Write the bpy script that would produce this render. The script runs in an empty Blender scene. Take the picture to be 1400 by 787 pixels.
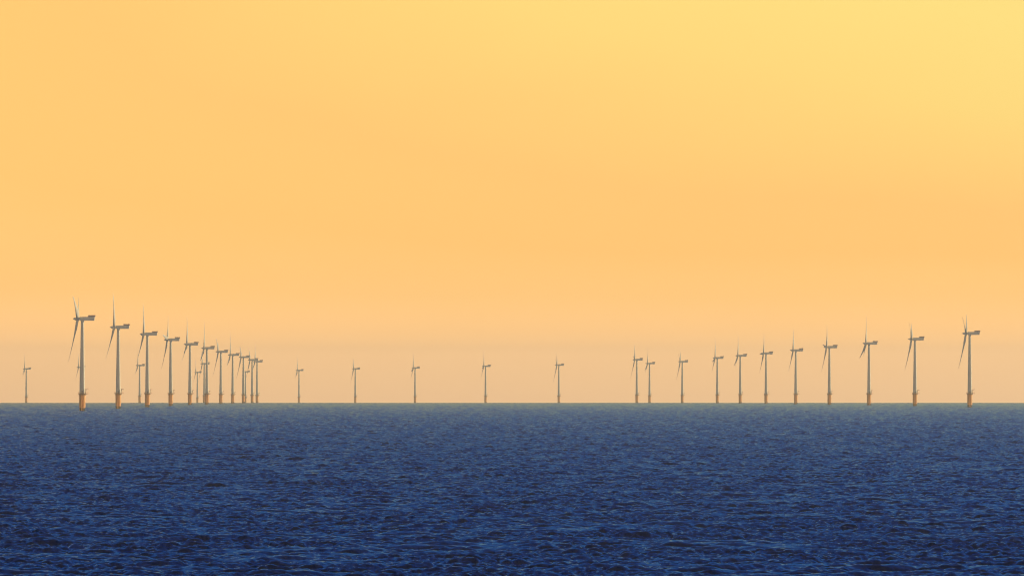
import bpy, bmesh, math
import numpy as np
from mathutils import Matrix, Vector

# ------------------------------------------------------------------ place
R_EARTH = 7.43e6          # earth radius with standard refraction: the sea really curves away
CAM_H = 20.7              # low cliff / pier above the sea
FPX = 11673.0             # focal length in pixels of the 1400 px photograph (about a 300 mm lens)
SUN_AZ = math.radians(68)     # clockwise from the viewing direction (+Y)
SUN_EL = math.radians(13)

sc = bpy.context.scene
# ------------------------------------------------------------------ camera
cam_d = bpy.data.cameras.new("camera")
cam = bpy.data.objects.new("camera", cam_d)
sc.collection.objects.link(cam)
sc.camera = cam
cam_d.sensor_width = 36.0
cam_d.lens = FPX * 36.0 / 1400.0
cam_d.clip_start = 1.0
cam_d.clip_end = 90000.0
HORIZON_Y = 550.6
dip = math.sqrt(2 * CAM_H / R_EARTH)
pitch = (HORIZON_Y - 393.5) / FPX - dip
cam.location = (0, 0, CAM_H)
cam.rotation_euler = (math.pi / 2 + pitch, 0, 0)

# ------------------------------------------------------------------ sky
world = bpy.data.worlds.new("World")
sc.world = world
world.use_nodes = True
nt = world.node_tree
nt.nodes.clear()
N = nt.nodes.new
L = nt.links.new


def math_node(tree, op, a, b=None, clamp=False):
    n = tree.nodes.new("ShaderNodeMath")
    n.operation = op
    n.use_clamp = clamp
    for i, v in enumerate((a, b)):
        if v is None:
            continue
        if isinstance(v, (int, float)):
            n.inputs[i].default_value = v
        else:
            tree.links.new(v, n.inputs[i])
    return n.outputs[0]


def ramp_node(tree, fac, stops):
    n = tree.nodes.new("ShaderNodeValToRGB")
    cr = n.color_ramp
    cr.interpolation = "EASE" if len(stops) < 3 else "LINEAR"
    while len(cr.elements) < len(stops):
        cr.elements.new(0.5)
    for e, (p, c) in zip(cr.elements, stops):
        e.position = p
        e.color = (c[0], c[1], c[2], 1)
    tree.links.new(fac, n.inputs[0])
    return n.outputs[0]


tc = N("ShaderNodeTexCoord")
sep = N("ShaderNodeSeparateXYZ")
L(tc.outputs["Generated"], sep.inputs[0])
dx, dy, dz = sep.outputs
sky = N("ShaderNodeTexSky")
sky.sky_type = "NISHITA"
sky.sun_disc = False
sky.sun_elevation = SUN_EL
sky.sun_rotation = SUN_AZ
sky.air_density = 1.2
sky.dust_density = 1.0
sky.ozone_density = 4.0
nis = N("ShaderNodeVectorMath")
nis.operation = "SCALE"
L(sky.outputs[0], nis.inputs[0])
nis.inputs["Scale"].default_value = 0.055

# thin banks of glowing sunset haze low in the sky, brighter and yellower towards the sun
mp = N("ShaderNodeMapping")
mp.inputs["Scale"].default_value = (16, 16, 48)
L(tc.outputs["Generated"], mp.inputs[0])
ns = N("ShaderNodeTexNoise")
ns.inputs["Scale"].default_value = 1.0
ns.inputs["Detail"].default_value = 2.5
ns.inputs["Roughness"].default_value = 0.45
L(mp.outputs[0], ns.inputs["Vector"])
wob = math_node(nt, "MULTIPLY", math_node(nt, "SUBTRACT", ns.outputs[0], 0.5), 0.012)
az = math_node(nt, "ARCTAN2", dx, dy)
# elevation, stretched towards the sun's side so that the bands of colour slope down that way
azc = math_node(nt, "MINIMUM", math_node(nt, "MAXIMUM", az, -0.10), 0.15)
t = math_node(nt, "ADD", dz, math_node(nt, "MULTIPLY", math_node(nt, "MULTIPLY", azc, 12.0), math_node(nt, "MAXIMUM", math_node(nt, "SUBTRACT", dz, 0.0125), 0.0)))
wob = math_node(nt, "MULTIPLY", wob, math_node(nt, "MULTIPLY", dz, 30.0, True))
t = math_node(nt, "ADD", t, wob)
t = math_node(nt, "MULTIPLY", math_node(nt, "ADD", t, 0.02), 1 / 0.10)      # 0..1 over -0.02 .. 0.08
SKY_STOPS = [
    (0.00, (1.54, 0.85, 0.40)),
    (0.18, (1.56, 0.86, 0.40)),
    (0.235, (1.72, 0.925, 0.375)),
    (0.262, (1.52, 0.815, 0.290)),
    (0.305, (1.30, 0.705, 0.215)),
    (0.360, (1.20, 0.645, 0.180)),
    (0.45, (1.14, 0.632, 0.182)),
    (0.65, (1.08, 0.735, 0.208)),
    (0.82, (1.06, 0.782, 0.226)),
]
warm = ramp_node(nt, t, SKY_STOPS)
# the glow is confined to the low sky; above it the sky turns blue
fac = N("ShaderNodeMapRange")
fac.interpolation_type = "SMOOTHSTEP"
fac.inputs["From Min"].default_value = 0.046
fac.inputs["From Max"].default_value = 0.078
L(dz, fac.inputs["Value"])
mix = N("ShaderNodeMix")
mix.data_type = "RGBA"
L(fac.outputs[0], mix.inputs[0])
L(warm, mix.inputs[6])
blue = N("ShaderNodeVectorMath")
blue.operation = "MULTIPLY"
L(nis.outputs[0], blue.inputs[0])
bl = ramp_node(nt, dz, [(0.06, (0.82, 1.60, 1.45)), (0.14, (0.33, 0.92, 1.00)), (0.30, (0.07, 0.32, 0.47)), (0.6, (0.04, 0.12, 0.18)), (1.0, (0.03, 0.09, 0.14))])
L(bl, blue.inputs[1])
# pale evening sky opposite, behind the viewer
bk = N("ShaderNodeMapRange")
bk.interpolation_type = "SMOOTHSTEP"
bk.inputs["From Min"].default_value = 0.0
bk.inputs["From Max"].default_value = -0.6
L(dy, bk.inputs["Value"])
bmix = N("ShaderNodeMix")
bmix.data_type = "RGBA"
L(bk.outputs[0], bmix.inputs[0])
L(blue.outputs[0], bmix.inputs[6])
bmix.inputs[7].default_value = (0.46, 0.37, 0.29, 1)
L(bmix.outputs[2], mix.inputs[7])
bg = N("ShaderNodeBackground")
bg.inputs["Strength"].default_value = 1.0
L(mix.outputs[2], bg.inputs["Color"])
wo = N("ShaderNodeOutputWorld")
L(bg.outputs[0], wo.inputs["Surface"])
world.cycles.sampling_method = "MANUAL"
world.cycles.sample_map_resolution = 2048

# ------------------------------------------------------------------ sun, exposure
sun_d = bpy.data.lights.new("sun", "SUN")
sun_d.energy = 5.0
sun_d.angle = math.radians(0.5)
sun_d.color = (1.0, 0.76, 0.40)
sun = bpy.data.objects.new("sun", sun_d)
sc.collection.objects.link(sun)
sdir = Vector((math.sin(SUN_AZ) * math.cos(SUN_EL), math.cos(SUN_AZ) * math.cos(SUN_EL), math.sin(SUN_EL)))
sun.rotation_euler = sdir.to_track_quat("Z", "Y").to_euler()

vs = sc.view_settings
vs.view_transform = "Standard"
vs.look = "None"
vs.exposure = 0.0
vs.gamma = 1.0
vs.use_curve_mapping = False
sc.cycles.use_denoising = True
sc.cycles.denoiser = "OPENIMAGEDENOISE"
sc.cycles.denoising_input_passes = "RGB_ALBEDO_NORMAL"
sc.cycles.denoising_prefilter = "ACCURATE"
sc.cycles.max_bounces = 4
sc.cycles.diffuse_bounces = 2
sc.cycles.glossy_bounces = 2
sc.cycles.volume_bounces = 0
sc.cycles.use_adaptive_sampling = False
sc.cycles.filter_width = 1.1


# ------------------------------------------------------------------ materials
def principled(name, color, rough=0.5, spec=0.5, metallic=0.0):
    m = bpy.data.materials.new(name)
    m.use_nodes = True
    b = m.node_tree.nodes["Principled BSDF"]
    b.inputs["Base Color"].default_value = (*color, 1)
    b.inputs["Roughness"].default_value = rough
    b.inputs["Specular IOR Level"].default_value = spec
    b.inputs["Metallic"].default_value = metallic
    return m


def weathered(name, color, dark, scale=0.6, amount=0.35, stretch=0.15, **k):
    """paint with soft vertical streaks of grime"""
    m = principled(name, color, **k)
    t_ = m.node_tree
    c = t_.nodes.new("ShaderNodeTexCoord")
    mpn = t_.nodes.new("ShaderNodeMapping")
    mpn.inputs["Scale"].default_value = (1, 1, stretch)
    n = t_.nodes.new("ShaderNodeTexNoise")
    n.inputs["Scale"].default_value = scale
    n.inputs["Detail"].default_value = 5
    t_.links.new(c.outputs["Object"], mpn.inputs[0])
    t_.links.new(mpn.outputs[0], n.inputs["Vector"])
    mr = t_.nodes.new("ShaderNodeMapRange")
    mr.inputs["From Min"].default_value = 0.45
    mr.inputs["From Max"].default_value = 0.75
    mr.inputs["To Max"].default_value = amount
    t_.links.new(n.outputs[0], mr.inputs[0])
    mx = t_.nodes.new("ShaderNodeMix")
    mx.data_type = "RGBA"
    t_.links.new(mr.outputs[0], mx.inputs[0])
    mx.inputs[6].default_value = (*color, 1)
    mx.inputs[7].default_value = (*dark, 1)
    t_.links.new(mx.outputs[2], t_.nodes["Principled BSDF"].inputs["Base Color"])
    return m


M_TOWER = weathered("grey_white_tower_paint", (0.70, 0.64, 0.54), (0.42, 0.41, 0.38), rough=0.45)
M_BLADE = weathered("grey_white_blade_gelcoat", (0.72, 0.68, 0.60), (0.5, 0.49, 0.46), rough=0.35)
M_NACELLE = weathered("grey_white_nacelle_shell", (0.76, 0.71, 0.62), (0.4, 0.39, 0.36), rough=0.4)
M_YELLOW = weathered("orange_yellow_foundation_paint", (0.90, 0.42, 0.11), (0.6, 0.22, 0.08), rough=0.55, amount=0.5)
M_GROWTH = weathered("dark_marine_growth", (0.035, 0.04, 0.035), (0.015, 0.018, 0.015), rough=0.9, scale=3)
M_STEEL = weathered("dull_galvanised_steel", (0.22, 0.20, 0.18), (0.12, 0.09, 0.07), rough=0.6, scale=2)
M_RED = weathered("faded_red_hoist_rail_paint", (0.52, 0.33, 0.27), (0.4, 0.25, 0.2), rough=0.5)


def water_material():
    """clear deep water: a blue body under a surface that reflects the sky by its angle (seen as through a polarising filter)"""
    m = bpy.data.materials.new("deep_blue_sea_water")
    m.use_nodes = True
    t_ = m.node_tree
    t_.nodes.clear()
    body = t_.nodes.new("ShaderNodeBsdfDiffuse")
    body.inputs["Color"].default_value = (0.0005, 0.005, 0.023, 1)
    gl = t_.nodes.new("ShaderNodeBsdfGlossy")
    gl.inputs["Color"].default_value = (0.22, 0.40, 1.0, 1)
    fr = t_.nodes.new("ShaderNodeFresnel")
    fr.inputs["IOR"].default_value = 1.333
    c = t_.nodes.new("ShaderNodeTexCoord")
    n1 = t_.nodes.new("ShaderNodeTexNoise")
    n1.inputs["Scale"].default_value = 1.7
    n1.inputs["Detail"].default_value = 3
    t_.links.new(c.outputs["Object"], n1.inputs["Vector"])
    bp = t_.nodes.new("ShaderNodeBump")
    bp.inputs["Strength"].default_value = 0.5
    bp.inputs["Distance"].default_value = 0.025
    t_.links.new(n1.outputs[0], bp.inputs["Height"])
    for n in (body, gl, fr):
        t_.links.new(bp.outputs[0], n.inputs["Normal"])
    # gusts roughen the surface in long patches
    n2 = t_.nodes.new("ShaderNodeTexNoise")
    n2.inputs["Scale"].default_value = 0.012
    n2.inputs["Detail"].default_value = 3
    t_.links.new(c.outputs["Object"], n2.inputs["Vector"])
    mr = t_.nodes.new("ShaderNodeMapRange")
    mr.inputs["From Min"].default_value = 0.35
    mr.inputs["From Max"].default_value = 0.65
    mr.inputs["To Min"].default_value = 0.035
    mr.inputs["To Max"].default_value = 0.08
    t_.links.new(n2.outputs[0], mr.inputs[0])
    t_.links.new(mr.outputs[0], gl.inputs["Roughness"])
    f = math_node(t_, "MULTIPLY", fr.outputs[0], 1.0)
    mx = t_.nodes.new("ShaderNodeMixShader")
    t_.links.new(f, mx.inputs[0])
    t_.links.new(body.outputs[0], mx.inputs[1])
    t_.links.new(gl.outputs[0], mx.inputs[2])
    out = t_.nodes.new("ShaderNodeOutputMaterial")
    t_.links.new(mx.outputs[0], out.inputs["Surface"])
    return m


M_WATER = water_material()

# ------------------------------------------------------------------ the sea
SEA_R = 26000.0


def wave_tile(n, size, lmin, lmax, lpeak, slope, wind, spread, seed):
    """A periodic patch of wind sea: heights and the two horizontal (choppy) shifts, by inverse FFT."""
    rng = np.random.default_rng(seed)
    k1 = np.fft.fftfreq(n, d=size / n) * 2 * np.pi
    kx, ky = np.meshgrid(k1, k1, indexing="ij")
    k = np.hypot(kx, ky)
    k[0, 0] = 1.0
    kp = 2 * np.pi / lpeak
    S = k ** -4.0 * np.exp(-1.25 * (kp / k) ** 2)
    d = (kx * math.cos(wind) + ky * math.sin(wind)) / k
    S = S * (np.abs(d) ** spread * 0.9 + 0.1) * np.where(d < 0, 0.25, 1.0)
    S = S * (k > 2 * np.pi / lmax) * np.exp(-(k * lmin / (2 * np.pi)) ** 4)
    S[0, 0] = 0
    amp = np.sqrt(S) * (rng.normal(size=k.shape) + 1j * rng.normal(size=k.shape))
    h = np.fft.ifft2(amp).real
    sx = np.fft.ifft2(amp * 1j * kx).real
    sy = np.fft.ifft2(amp * 1j * ky).real
    g = slope / math.sqrt(float((sx ** 2 + sy ** 2).mean()))
    cx = np.fft.ifft2(amp * (-1j) * kx / k).real
    cy = np.fft.ifft2(amp * (-1j) * ky / k).real
    return [(a * g).astype(np.float32) for a in (h, cx, cy)], size, n


def sample(tile, x, y, rot, off):
    maps, size, n = tile
    c, s = math.cos(rot), math.sin(rot)
    u = ((x * c + y * s) / size + off[0]) * n
    v = ((-x * s + y * c) / size + off[1]) * n
    iu = np.floor(u)
    iv = np.floor(v)
    fu = (u - iu).astype(np.float32)
    fv = (v - iv).astype(np.float32)
    iu = iu.astype(np.int64) % n
    iv = iv.astype(np.int64) % n
    ju = (iu + 1) % n
    jv = (iv + 1) % n
    out = []
    for a in maps:
        out.append((a[iu, iv] * (1 - fu) + a[ju, iv] * fu) * (1 - fv) + (a[iu, jv] * (1 - fu) + a[ju, jv] * fu) * fv)
    h, cx, cy = out
    return h, cx * c - cy * s, cx * s + cy * c


SWELL = wave_tile(1024, 620.0, 3.0, 60.0, 13.0, 0.16, math.radians(-70), 2.0, 3)
CHOP = wave_tile(512, 97.0, 0.8, 9.0, 3.6, 0.27, math.radians(-60), 1.0, 8)
RIPPLE = wave_tile(512, 41.0, 0.22, 2.4, 1.3, 0.33, math.radians(-80), 1.0, 21)


def build_sea():
    # rings: coarse near the foot of the camera's cliff, fine where the water is looked at, coarse beyond the horizon
    FINE = 0.00050
    r = list(np.linspace(12, 700, 60))
    while r[-1] < 17900:
        d = r[-1]
        r.append(d * (1 + FINE * min(1.0 + d / 12000.0, 2.0)))
    while r[-1] < SEA_R:
        r.append(r[-1] + 90)
    r = np.array(r)
    # azimuths: fine across the view and a margin to either side, then widening all the way round
    fine = np.linspace(-0.0735, 0.0735, 1180)
    side = [0.0735]
    st = 0.0002
    while side[-1] < math.pi - 0.02:
        st = min(st * 1.25, 0.06)
        side.append(side[-1] + st)
    side = np.array(side[1:])
    side = side[side < math.pi - 0.015]
    a = np.concatenate([-side[::-1], fine, side])
    nr, na = len(r), len(a)
    rr, aa = np.meshgrid(r, a, indexing="ij")
    x = (rr * np.sin(aa)).ravel()
    y = (rr * np.cos(aa)).ravel()
    h1, cx1, cy1 = sample(SWELL, x, y, 0.0, (0.1, 0.2))
    h2, cx2, cy2 = sample(CHOP, x, y, 0.61, (0.3, 0.7))
    h3, cx3, cy3 = sample(RIPPLE, x, y, -0.43, (0.15, 0.4))
    # gust patches: the short waves come and go over some tens of metres
    g = sample(SWELL, x * 0.21, y * 0.21, 1.1, (0.5, 0.5))[0]
    g = 1.0 + 0.35 * np.clip(g / (g.std() + 1e-6), -1.8, 1.8)
    co = np.empty((nr * na + 1, 3), dtype=np.float32)
    co[:-1, 0] = x + cx1 * 0.8 + (cx2 * 0.8 + cx3 * 0.6) * g
    co[:-1, 1] = y + cy1 * 0.8 + (cy2 * 0.8 + cy3 * 0.6) * g
    co[:-1, 2] = h1 + (h2 + h3) * g - (x * x + y * y) / (2 * R_EARTH)
    co[-1] = (0, 0, 0)
    idx = np.arange(nr * na, dtype=np.int32).reshape(nr, na)
    nx = np.roll(idx, -1, axis=1)
    q = np.stack([idx[:-1], idx[1:], nx[1:], nx[:-1]], axis=-1).reshape(-1, 4)
    cap = np.stack([np.full(na, nr * na, dtype=np.int32), idx[0], nx[0]], axis=-1)
    me = bpy.data.meshes.new("sea")
    me.vertices.add(len(co))
    me.vertices.foreach_set("co", co.ravel())
    nl = q.size + cap.size
    me.loops.add(nl)
    me.loops.foreach_set("vertex_index", np.concatenate([q.ravel(), cap.ravel()]).astype(np.int32))
    npoly = len(q) + len(cap)
    me.polygons.add(npoly)
    ls = np.concatenate([np.arange(len(q)) * 4, q.size + np.arange(len(cap)) * 3]).astype(np.int32)
    me.polygons.foreach_set("loop_start", ls)
    me.update(calc_edges=True)
    me.shade_smooth()
    me.materials.append(M_WATER)
    o = bpy.data.objects.new("sea", me)
    sc.collection.objects.link(o)
    o["kind"] = "structure"
    print("sea verts", len(co), "rows", nr, "cols", na)
    return o


build_sea()

# ------------------------------------------------------------------ air
def build_haze():
    bm = bmesh.new()
    s = SEA_R + 1500
    z0 = -(SEA_R ** 2) / (2 * R_EARTH) - 3
    bmesh.ops.create_cube(bm, size=1.0)
    for v in bm.verts:
        v.co = (v.co.x * 2 * s, v.co.y * 2 * s, z0 if v.co.z < 0 else 132.0)
    me = bpy.data.meshes.new("haze")
    bm.to_mesh(me)
    o = bpy.data.objects.new("haze", me)
    sc.collection.objects.link(o)
    o["kind"] = "stuff"
    m = bpy.data.materials.new("thin_sea_haze")
    m.use_nodes = True
    t_ = m.node_tree
    t_.nodes.clear()
    v = t_.nodes.new("ShaderNodeVolumePrincipled")
    v.inputs["Color"].default_value = (0.78, 0.86, 0.95, 1)
    v.inputs["Density"].default_value = 3.6e-5
    v.inputs["Anisotropy"].default_value = 0.45
    out = t_.nodes.new("ShaderNodeOutputMaterial")
    t_.links.new(v.outputs[0], out.inputs["Volume"])
    me.materials.append(m)
    o.visible_shadow = True
    return o


build_haze()


# ------------------------------------------------------------------ mesh helpers
def ring(bm, pts):
    return [bm.verts.new(p) for p in pts]


def bridge(bm, a, b):
    n = len(a)
    for i in range(n):
        bm.faces.new((a[i], a[(i + 1) % n], b[(i + 1) % n], b[i]))


def lathe(bm, profile, n=40, axis="Z", cap=True):
    prev = None
    for (rad, h) in profile:
        pts = []
        for i in range(n):
            t_ = 2 * math.pi * i / n
            if axis == "Z":
                pts.append((rad * math.cos(t_), rad * math.sin(t_), h))
            else:                                   # X axis
                pts.append((h, rad * math.cos(t_), rad * math.sin(t_)))
        rg = ring(bm, pts)
        if prev is None:
            if cap:
                bm.faces.new(rg[::-1])
        else:
            bridge(bm, prev, rg)
        prev = rg
    if cap:
        bm.faces.new(prev)


def tube(bm, p, q, rad, n=8):
    p, q = Vector(p), Vector(q)
    d = (q - p)
    m = d.to_track_quat("Z", "Y").to_matrix().to_4x4()
    m.translation = p
    l = d.length
    lo = ring(bm, [m @ Vector((rad * math.cos(2 * math.pi * i / n), rad * math.sin(2 * math.pi * i / n), 0)) for i in range(n)])
    hi = ring(bm, [m @ Vector((rad * math.cos(2 * math.pi * i / n), rad * math.sin(2 * math.pi * i / n), l)) for i in range(n)])
    bridge(bm, lo, hi)
    bm.faces.new(lo[::-1])
    bm.faces.new(hi)


def prism(bm, outline, y0, y1, bevel=0.0):
    """outline in x,z extruded along y"""
    a = ring(bm, [(x, y0, z) for x, z in outline])
    b = ring(bm, [(x, y1, z) for x, z in outline])
    bridge(bm, a, b)
    bm.faces.new(a[::-1])
    bm.faces.new(b)
    if bevel:
        bmesh.ops.bevel(bm, geom=list(bm.edges), offset=bevel, segments=2, affect="EDGES", profile=0.5)


def finish(name, bm, mat, parent, smooth_deg=40):
    bmesh.ops.recalc_face_normals(bm, faces=list(bm.faces))
    me = bpy.data.meshes.new(name)
    bm.to_mesh(me)
    bm.free()
    me.materials.append(mat)
    me.shade_smooth()
    me.set_sharp_from_angle(angle=math.radians(smooth_deg))
    o = bpy.data.objects.new(name, me)
    sc.collection.objects.link(o)
    o.parent = parent
    return o


# ------------------------------------------------------------------ the turbine
HUB_Z = 80.0
TILT = math.radians(6.5)
CONE = math.radians(4.5)
BLADE = 39.0
HUB_X = -4.1


def blade_mesh():
    """tapered, twisted aerofoil along +Z, leading edge along -Y (turning direction), suction side towards +X"""
    bm = bmesh.new()
    st = [  # r, chord, thickness ratio, twist deg, flapwise prebend (towards -X, upwind)
        (0.9, 1.9, 1.0, 20, 0.0), (2.2, 1.9, 1.0, 20, 0.0), (4.0, 2.3, 0.78, 22, 0.0), (6.0, 3.05, 0.52, 24, 0.0),
        (8.5, 3.5, 0.38, 22, 0.02), (12, 3.3, 0.30, 17, 0.06), (17, 2.8, 0.25, 12.5, 0.12), (23, 2.25, 0.22, 9, 0.24),
        (29, 1.75, 0.20, 6.5, 0.42), (34, 1.35, 0.19, 4.5, 0.62), (36.8, 0.95, 0.18, 3, 0.85), (38.2, 0.6, 0.17, 2, 1.05),
        (38.7, 0.32, 0.17, 2, 1.12), (BLADE, 0.08, 0.2, 2, 1.14)]
    n = 24
    prev = None
    for r, c, th, tw, pb in st:
        roundness = max(0.0, min(1.0, (th - 0.3) / 0.6))
        pts = []
        c *= 1.2
        ca, sa = math.cos(math.radians(tw + 6)), math.sin(math.radians(tw + 6))
        for i in range(n):
            a = 2 * math.pi * i / n
            u = 0.5 * (1 + math.cos(a))
            yt = 5 * th * (0.2969 * math.sqrt(u) - 0.126 * u - 0.3516 * u ** 2 + 0.2843 * u ** 3 - 0.1036 * u ** 4)
            foil = (u - 0.32, (yt if math.sin(a) >= 0 else -0.75 * yt))
            circ = (0.5 * math.cos(a), 0.5 * math.sin(a) * th)
            px = (foil[0] * (1 - roundness) + circ[0] * roundness) * c
            py = (foil[1] * (1 - roundness) + circ[1] * roundness) * c
            # chord lies mostly in the rotor plane (Y), twisted towards X
            pts.append((py * ca - px * sa * -1 - pb, px * ca - py * sa, r))
        rg = ring(bm, pts)
        if prev is None:
            bm.faces.new(rg[::-1])
        else:
            bridge(bm, prev, rg)
        prev = rg
    bm.faces.new(prev)
    return bm


def blade_matrix(theta):
    # theta 0: straight up; positive turns towards the viewer's side (-Y)
    return (Matrix.Translation((HUB_X, 0, HUB_Z)) @ Matrix.Rotation(TILT, 4, "Y") @ Matrix.Rotation(theta, 4, "X")
            @ Matrix.Rotation(-CONE, 4, "Y"))


def make_turbine():
    root = bpy.data.objects.new("wind_turbine", None)
    sc.collection.objects.link(root)
    # --- foundation: monopile and transition piece
    bm = bmesh.new()
    lathe(bm, [(2.45, -9), (2.45, 3.0), (2.72, 3.1), (2.72, 14.2), (2.95, 14.3), (2.95, 14.75), (2.5, 14.76)], 48)
    fnd = finish("foundation", bm, M_YELLOW, root)
    bm = bmesh.new()
    lathe(bm, [(2.5, -8.5), (2.53, 1.2), (2.56, 2.1), (2.51, 2.6)], 48)
    finish("marine_growth", bm, M_GROWTH, fnd)
    # boat landing: two fender tubes with a ladder, facing the viewer
    bm = bmesh.new()
    for s in (-0.75, 0.75):
        tube(bm, (0.1 + s, -3.75, -3.5), (0.1 + s, -3.75, 9.5), 0.24)
        for z in (0.8, 4.6, 8.6):
            tube(bm, (0.1 + s, -3.75, z), (0.1 + s * 0.9, -2.3, z), 0.15)
    bx = -0.25
    for s in (-0.28, 0.28):
        tube(bm, (0.1 + s, -3.3, -2.5), (0.1 + s, -3.3, 14.8), 0.06, 6)
    for i in range(56):
        z = -2.2 + i * 0.3
        tube(bm, (-0.18, -3.3, z), (0.38, -3.3, z), 0.035, 6)
    finish("boat_landing", bm, M_YELLOW, fnd)
    # cable tube down the outside
    bm = bmesh.new()
    tube(bm, (-1.9, -2.25, -6), (-1.9, -2.25, 14), 0.22)
    finish("cable_tube", bm, M_YELLOW, fnd)
    # --- platform
    bm = bmesh.new()
    outline = [(3.7 * math.cos(t_), 3.7 * math.sin(t_)) for t_ in np.linspace(math.radians(38), math.radians(322), 34)]
    outline += [(5.3, -2.3), (5.3, 2.3)]
    a = ring(bm, [(x, y, 14.8) for x, y in outline])
    b = ring(bm, [(x, y, 15.15) for x, y in outline])
    bridge(bm, a, b)
    bm.faces.new(a[::-1])
    bm.faces.new(b)
    for i in range(8):                                # brackets under the deck
        t_ = 2 * math.pi * i / 8 + 0.2
        tube(bm, (2.7 * math.cos(t_), 2.7 * math.sin(t_), 13.3), (3.55 * math.cos(t_), 3.55 * math.sin(t_), 14.8), 0.12, 6)
    plat = finish("platform", bm, M_STEEL, root)
    bm = bmesh.new()
    m = len(outline)
    for i in range(m):
        p, q = outline[i], outline[(i + 1) % m]
        s = 0.97
        for z in (15.7, 16.3):
            tube(bm, (p[0] * s, p[1] * s, z), (q[0] * s, q[1] * s, z), 0.04, 6)
        tube(bm, (p[0] * s, p[1] * s, 15.15), (p[0] * s, p[1] * s, 16.3), 0.045, 6)
    finish("railing", bm, M_YELLOW, plat)
    bm = bmesh.new()
    tube(bm, (3.1, -1.2, 15.15), (3.1, -1.2, 19.4), 0.22)
    tube(bm, (2.9, -1.2, 19.3), (5.4, -1.2, 19.5), 0.17)
    tube(bm, (3.1, -1.2, 17.6), (4.5, -1.2, 19.4), 0.09)
    tube(bm, (5.3, -1.2, 19.45), (5.3, -1.2, 18.3), 0.035, 6)
    finish("davit_crane", bm, M_STEEL, plat)
    # --- tower
    bm = bmesh.new()
    prof = []
    for i in range(25):
        z = 15.16 + (78.0 - 15.16) * i / 24
        f = i / 24
        prof.append((2.42 * (1 - f) + 1.33 * f, z))
        if i in (8, 16):                               # flange seam
            rr = prof[-1][0]
            prof += [(rr + 0.035, z + 0.02), (rr + 0.035, z + 0.3), (rr - 0.005, z + 0.32)]
    lathe(bm, prof, 64)
    tower = finish("tower", bm, M_TOWER, root, 30)
    bm = bmesh.new()
    prism(bm, [(-0.5, 15.3), (0.5, 15.3), (0.5, 17.6), (-0.5, 17.6)], -2.47, -2.25, 0.05)
    finish("door", bm, M_STEEL, tower)
    bm = bmesh.new()
    lathe(bm, [(1.34, 78.0), (1.6, 78.1), (1.6, 78.7), (1.5, 78.75)], 48)
    finish("yaw_ring", bm, M_NACELLE, tower)
    # --- nacelle, tilted with the shaft
    body = [(-2.6, -1.35), (-2.6, 1.35), (-1.6, 1.62), (11.0, 1.72), (10.5, -1.62), (1.6, -1.62), (-1.2, -1.55)]
    bm = bmesh.new()
    prism(bm, [(x, HUB_Z + 0.25 + z) for x, z in body], -1.75, 1.75, 0.22)
    nac = finish("nacelle", bm, M_NACELLE, root)
    # screened helicopter-hoist deck on the rear of the roof
    bm = bmesh.new()
    z0, z1 = HUB_Z + 1.92, HUB_Z + 3.35
    for s in (-1, 1):
        prism(bm, [(5.2, z0), (11.12, z0), (11.62, z1), (5.2, z1)], s * 1.7 - 0.06, s * 1.7 + 0.06)
    prism(bm, [(5.14, z0), (5.26, z0), (5.26, z1), (5.14, z1)], -1.62, 1.62)
    prism(bm, [(11.0, z0), (11.12, z0), (11.62, z1), (11.5, z1)], -1.62, 1.62)
    dk = finish("hoist_deck_screen", bm, M_RED, nac)
    bm = bmesh.new()
    tube(bm, (10.2, 0.5, HUB_Z + 1.9), (10.2, 0.5, HUB_Z + 4.7), 0.05, 6)
    tube(bm, (10.2, -0.1, HUB_Z + 4.5), (10.2, 1.1, HUB_Z + 4.5), 0.04, 6)
    finish("wind_vane_mast", bm, M_STEEL, nac)
    # --- hub and nose cone
    bm = bmesh.new()
    lathe(bm, [(0.02, -4.15), (0.3, -3.95), (0.72, -3.3), (1.08, -2.4), (1.32, -1.5), (1.48, -0.6), (1.5, 0.6), (1.42, 1.15), (1.2, 1.3)], 40, "X")
    hub = finish("hub", bm, M_NACELLE, root)
    hub.matrix_basis = Matrix.Translation((HUB_X, 0, HUB_Z)) @ Matrix.Rotation(TILT * 0.6, 4, "Y")
    for k in range(3):
        b_ = finish("blade", blade_mesh(), M_BLADE, root) if k == 0 else b0.copy()
        if k == 0:
            b0 = b_
        else:
            sc.collection.objects.link(b_)
        b_.matrix_basis = blade_matrix(2 * math.pi * k / 3)
    return root


proto = make_turbine()
proto["category"] = "wind turbine"


def copy_tree(o, parent=None):
    c = o.copy()
    sc.collection.objects.link(c)
    c.parent = parent
    for ch in o.children:
        copy_tree(ch, c)
    return c


# distances follow from the apparent height of each hub over the horizon on the curved sea
A_ = math.sqrt(32.5)
B_ = math.sqrt(5.85)
K0 = 7447.0


def distance(hub_y):
    want = HORIZON_Y - hub_y
    lo, hi = 0.8, 4.0
    for _ in range(60):
        k = 0.5 * (lo + hi)
        val = 125.4 / k - (A_ / math.sqrt(k) - B_ * math.sqrt(k)) ** 2
        if val > want:
            lo = k
        else:
            hi = k
    return K0 * k


G1, G2, G3 = "turbines of the closely spaced receding row", "small pale turbines standing apart along the horizon", "turbines of the widely spaced receding row"
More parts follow.
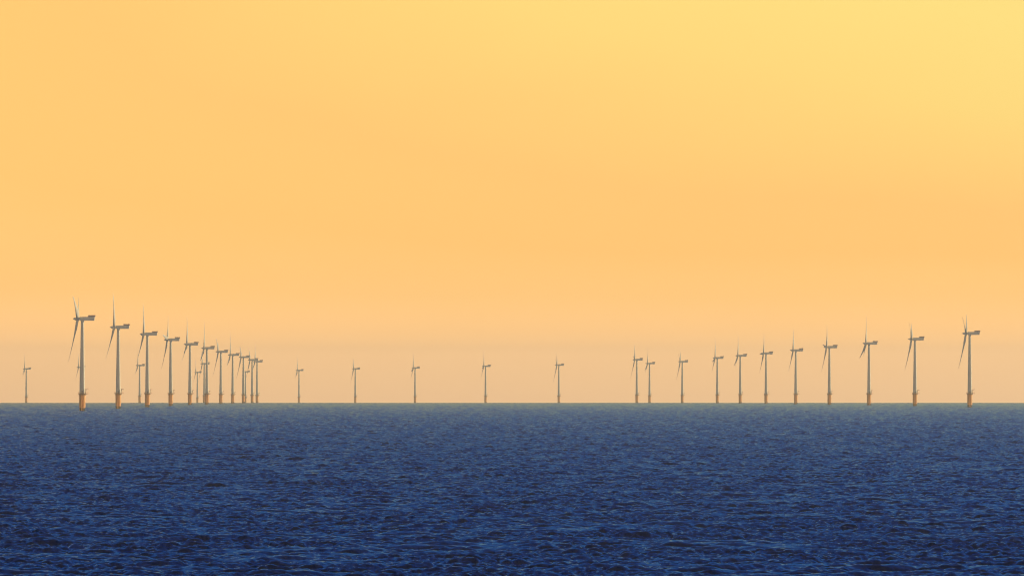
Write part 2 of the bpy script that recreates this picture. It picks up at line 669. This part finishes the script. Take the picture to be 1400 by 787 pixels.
# x of the tower, y of the hub (photograph pixels, used once to find where each stands), rotor phase in degrees, group, label
TURBINES = [
    (112.6, 435.9, 60, G1, "tallest white turbine, heading the closely spaced row, bright orange base and crane showing"),
    (161.7, 447.4, 30, G1, "second tallest turbine of the closely spaced row, one blade straight up, orange base"),
    (201.5, 456.7, 29, G1, "third tallest turbine of the closely spaced row, tiny pale turbine beside its tower"),
    (233.4, 464.4, -38, G1, "fourth turbine from the tall end of the closely spaced row, lone blade hanging down"),
    (259.8, 470.5, 14, G1, "fifth turbine from the tall end of the closely spaced row, upright blade over nacelle"),
    (282.9, 475.8, 2, G1, "sixth turbine from the tall end of the closely spaced row, fainter turbine touching its tower"),
    (302.0, 480.8, 58, G1, "seventh turbine from the tall end of the closely spaced row, one long blade hanging"),
    (318.2, 485.0, 4, G1, "fourth turbine from the short end of the closely spaced row, one blade straight up"),
    (332.8, 488.0, 62, G1, "third turbine from the short end of the closely spaced row, faint turbine just behind"),
    (344.8, 491.7, 55, G1, "second smallest turbine of the closely spaced row, blade overlapping its neighbour's tower"),
    (351.5, 494.1, 12, G1, "smallest turbine ending the closely spaced row, nacelle jutting beyond all the others"),
    (36.0, 503.9, 8, G2, "lone small hazy turbine outside the tallest turbine, at the picture's edge"),
    (110.0, 501.7, 32, G2, "distant turbine hidden behind the tallest tower, only its rotor tips peeping out"),
    (191.0, 499.3, 5, G2, "distant hazy turbine between the second and third tallest of the closely spaced row"),
    (269.9, 508.8, 28, G2, "very faint small turbine between the fifth and sixth of the closely spaced row"),
    (279.3, 497.0, 50, G2, "faint turbine almost touching the sixth tower of the closely spaced row"),
    (335.7, 507.9, 15, G2, "faint thin turbine hidden among the last three of the closely spaced row"),
    (408.8, 506.1, 3, G2, "pale turbine alone on the horizon, first beyond the closely spaced row's short end"),
    (485.8, 503.9, 47, G2, "pale lone turbine, second on the open horizon after the closely spaced row"),
    (567.5, 502.7, 18, G2, "pale lone turbine midway along the five standing alone on the open horizon"),
    (663.9, 500.4, 22, G2, "pale lone turbine near the middle of the horizon, short lower blade leaning out"),
    (764.0, 498.7, 48, G2, "pale lone turbine, last of the five before the widely spaced row begins"),
    (870.7, 491.5, 40, G3, "taller turbine of the close pair that begins the widely spaced row"),
    (888.1, 496.6, 8, G3, "shorter turbine of the close pair, smallest in the widely spaced row"),
    (932.8, 494.2, 52, G3, "hazy turbine next after the close pair in the widely spaced row"),
    (980.7, 489.2, 20, G3, "second turbine after the close pair in the widely spaced row, upright blade"),
    (1012.1, 486.1, 4, G3, "third turbine after the close pair in the widely spaced row, short lower blades"),
    (1047.3, 482.9, 29, G3, "sixth tallest turbine of the widely spaced row, midway between close pair and tall end"),
    (1088.0, 478.8, 31, G3, "fifth tallest turbine of the widely spaced row, thin blade straight up"),
    (1134.0, 474.4, 35, G3, "fourth tallest turbine of the widely spaced row, long blade slanting down"),
    (1188.1, 469.4, 0, G3, "third tallest turbine of the widely spaced row, tall blade pointing straight up"),
    (1250.9, 463.5, 61, G3, "second tallest turbine of the widely spaced row, two blades in a narrow V"),
    (1325.8, 455.8, 58, G3, "tallest turbine of the widely spaced row, standing alone at its end"),
]
for i, (px, hy, ph, grp, lab) in enumerate(TURBINES):
    o = proto if i == 0 else copy_tree(proto)
    D = distance(hy)
    X = (px - 700.0) / FPX * D
    o.location = (X, D, -(X * X + D * D) / (2 * R_EARTH))
    o.rotation_euler = (0, 0, math.radians(((i * 37) % 11 - 5) * 0.25))      # each rotor finds the wind for itself
    o["label"] = lab
    o["group"] = grp
    o["category"] = "wind turbine"
    bl = sorted((c for c in o.children if c.name.startswith("blade")), key=lambda c: c.name)
    for k, b_ in enumerate(bl):
        b_.matrix_basis = blade_matrix(math.radians(ph) + 2 * math.pi * k / 3)
